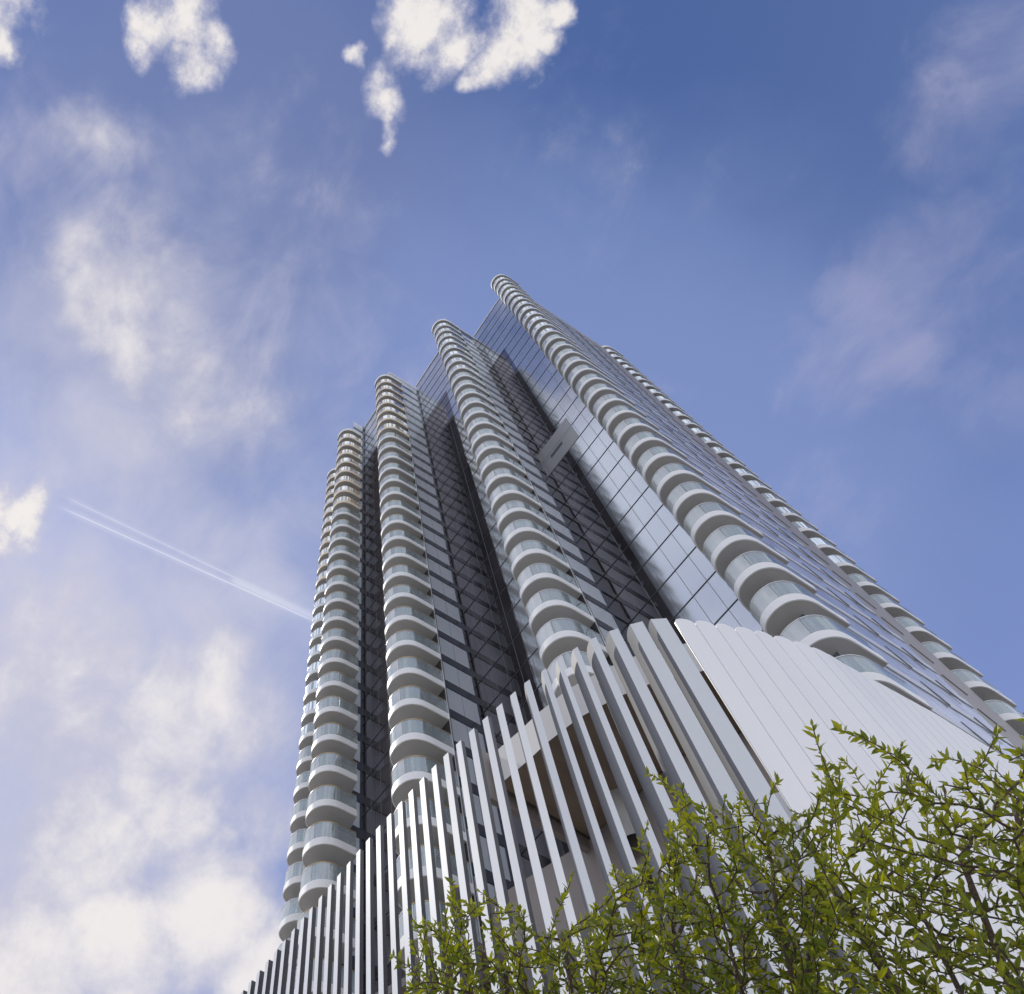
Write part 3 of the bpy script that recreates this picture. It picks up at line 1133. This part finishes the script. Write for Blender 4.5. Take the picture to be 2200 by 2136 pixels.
def leaf_geo(base, d, side, ln, wd, V, Fc, tone, tn):
    d = d / np.linalg.norm(d)
    side = side - d * np.dot(side, d)
    side /= np.linalg.norm(side) + 1e-9
    nrm = np.cross(d, side)
    b = len(V)
    f = .22 * wd
    pts = [base, base + d * ln * .28 + side * wd * .40 + nrm * f, base + d * ln * .30, base + d * ln * .28 - side * wd * .40 + nrm * f,
           base + d * ln * .62 + side * wd * .36 + nrm * f * .6 - nrm * ln * .03, base + d * ln * .64 - nrm * ln * .03,
           base + d * ln * .62 - side * wd * .36 + nrm * f * .6 - nrm * ln * .03, base + d * ln - nrm * ln * .10]
    V += [tuple(q) for q in pts]
    for q in ((0, 2, 1), (0, 3, 2), (1, 2, 5, 4), (2, 3, 6, 5), (4, 5, 7), (5, 6, 7)):
        Fc.append([b + k for k in q])
        tone.append(tn)


def tree(name, label, stems, attr, base, leaf_len, group=None, bright=0.0, seed=1, trunk_r=.03):
    r3 = np.random.default_rng(seed)
    pos, par = grow(stems, attr)
    # upright whips from some of the shoot tips
    has = np.zeros(len(pos), bool); has[par[par >= 0]] = True
    pos = list(pos); par = list(par)
    for i in np.where(~has)[0]:
        if r3.random() > .15: continue
        d = np.array([r3.normal() * .30, r3.normal() * .30, 1.0]); last = i
        for q in range(r3.integers(3, 8)):
            d = d + r3.normal(size=3) * .10; d /= np.linalg.norm(d)
            pos.append(pos[last] + d * .045); par.append(last); last = len(pos) - 1
    pos = np.array(pos); par = np.array(par)
    n = len(pos)
    kids = [[] for _ in range(n)]
    for i, p_ in enumerate(par):
        if p_ >= 0:
            kids[p_].append(i)
    # pipe-model radii
    rad = np.zeros(n)
    order = list(range(n))
    for i in reversed(order):
        if not kids[i]:
            rad[i] = .0018
        else:
            rad[i] = (sum(rad[k] ** 2.35 for k in kids[i])) ** (1 / 2.35)
    rad = np.minimum(rad, trunk_r)
    root = empty(name, base, label, 'tree', group)
    tm = MB()
    for i in range(n):
        if par[i] >= 0:
            tube(tm, pos[par[i]], pos[i], rad[par[i]] if rad[par[i]] < rad[i] * 2.2 else rad[i] * 1.3, rad[i], 'bark', 5 if rad[i] < .006 else 7)
    o = tm.obj('trunk', None, None, True)
    o.parent = root; o.matrix_parent_inverse = Matrix.Translation(-Vector(base))
    V, Fc, tone = [], [], []
    hmax = pos[:, 2].max()
    for i in range(n):
        if par[i] < 0 or rad[i] > .0060:
            continue
        a, b = pos[par[i]], pos[i]
        d = b - a
        L_ = np.linalg.norm(d)
        if L_ < 1e-6: continue
        d = d / L_
        ph = r3.uniform(0, 6.28)
        h = np.array([0, 0, 1.0]) if abs(d[2]) < .9 else np.array([1.0, 0, 0])
        e1 = np.cross(d, h); e1 /= np.linalg.norm(e1); e2 = np.cross(d, e1)
        nl = 3 if rad[i] < .0035 else 2
        for q in range(nl):
            if r3.random() < .10: continue
            base_p = a + (b - a) * (q + r3.uniform(.1, .9)) / nl
            ph += 1.57 + r3.normal() * .3
            for sgn in (0, math.pi):
                if r3.random() < .10: continue
                o_ = math.cos(ph + sgn) * e1 + math.sin(ph + sgn) * e2
                dr = d * r3.uniform(.35, .9) + o_ * .8 + np.array([0, 0, .28]) + r3.normal(size=3) * .16
                ln = leaf_len * r3.uniform(.5, 1.35)
                leaf_geo(base_p, dr, np.cross(dr, o_ + d * .3 + r3.normal(size=3) * .35), ln, ln * r3.uniform(.36, .46), V, Fc, tone,
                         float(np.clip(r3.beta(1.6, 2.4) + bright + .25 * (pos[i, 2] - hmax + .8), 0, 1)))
        if not kids[i]:
            for q in range(3):
                dr = d + r3.normal(size=3) * .35
                leaf_geo(b, dr, r3.normal(size=3), leaf_len * r3.uniform(.5, .9), leaf_len * .3, V, Fc, tone, float(np.clip(.6 + r3.normal() * .2, 0, 1)))
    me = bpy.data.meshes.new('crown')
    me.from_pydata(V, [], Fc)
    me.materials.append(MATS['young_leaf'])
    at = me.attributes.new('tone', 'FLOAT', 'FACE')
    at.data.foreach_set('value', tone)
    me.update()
    o = bpy.data.objects.new('crown', me)
    sc.collection.objects.link(o)
    o.parent = root; o.matrix_parent_inverse = Matrix.Translation(-Vector(base))
    print(name, 'nodes', n, 'leaf faces', len(Fc))
    return root


ENV = [(740, 1960), (775, 1730), (850, 1650), (905, 1700), (985, 1655), (1040, 1740), (1100, 1730), (1160, 1600), (1200, 1680), (1245, 1540), (1290, 1500), (1335, 1420),
       (1370, 1500), (1420, 1465), (1480, 1475), (1540, 1530), (1597, 1365), (1640, 1480), (1690, 1400), (1742, 1345), (1790, 1430), (1860, 1365), (1900, 1380), (1935, 1335), (1960, 1320), (2010, 1310), (2080, 1290)]


def crown_points(x0, x1, n, dmin, dmax, seed, ybot=2350):
    r4 = np.random.default_rng(seed)
    out = []
    ex = [e_[0] for e_ in ENV]; ey = [e_[1] for e_ in ENV]
    while len(out) < n:
        x = r4.uniform(x0, x1); y = r4.uniform(1300, ybot)
        top = np.interp(x, ex, ey) + 30
        if y < top: continue
        # sparser near the rim, dense lower down
        if r4.random() > min(1.0, .10 + ((y - top) / 210.0) ** 1.3): continue
        d = ray(x, y)
        rr = r4.uniform(dmin, dmax)
        hor = math.hypot(d[0], d[1])
        out.append(d / hor * rr * .80)      # rr measured along the ground-ish distance
    return out


def down(p, z=-1.48):
    return (p[0], p[1], z)


def stemset(xy, rr, tops):
    """stems rise from one base on the pavement and fan out to the given points"""
    d = ray(*xy); hor = math.hypot(d[0], d[1])
    q = d / hor * rr * .80
    base = np.array([q[0], q[1], -1.48])
    fork = np.array([q[0], q[1], q[2] - .55])
    lines = [[base, (base + fork) / 2 + np.array([.03, .02, 0]), fork]]
    for (x, y, r_) in tops:
        dd = ray(x, y); hh = math.hypot(dd[0], dd[1])
        e_ = dd / hh * r_ * .80
        mid = (fork + e_) / 2 + np.array([0, 0, -.05]) + rng.normal(size=3) * .04
        lines.append([fork, mid, e_])
    return lines, tuple(base)


st, bs = stemset((1830, 2150), 2.9, [(1838, 1640, 2.9), (1945, 1560, 2.75), (1760, 1740, 3.0), (1660, 1800, 3.1), (1590, 1700, 3.2)])
tree('young_tree', 'young green tree at the far right with tall upright leafy shoots', st,
     crown_points(1560, 2080, 2900, 2.45, 3.5, 3), bs, .034, 'young trees in front of the podium', .08, 21, .020)
st, bs = stemset((1400, 2200), 3.1, [(1480, 1700, 3.1), (1380, 1750, 3.0), (1290, 1800, 3.3), (1550, 1780, 3.3)])
tree('young_tree', 'young green tree in the middle, in front of the smooth white panels', st,
     crown_points(1230, 1600, 2700, 2.7, 3.8, 4), bs, .034, 'young trees in front of the podium', 0, 22, .017)
st, bs = stemset((1030, 2200), 3.3, [(1150, 1800, 3.3), (1000, 1850, 3.2), (880, 1830, 3.5), (1080, 1800, 3.6)])
tree('young_tree', 'low young green tree on the left, in front of the narrow fins', st,
     crown_points(745, 1260, 2900, 2.9, 4.0, 5), bs, .034, 'young trees in front of the podium', 0, 23, .015)
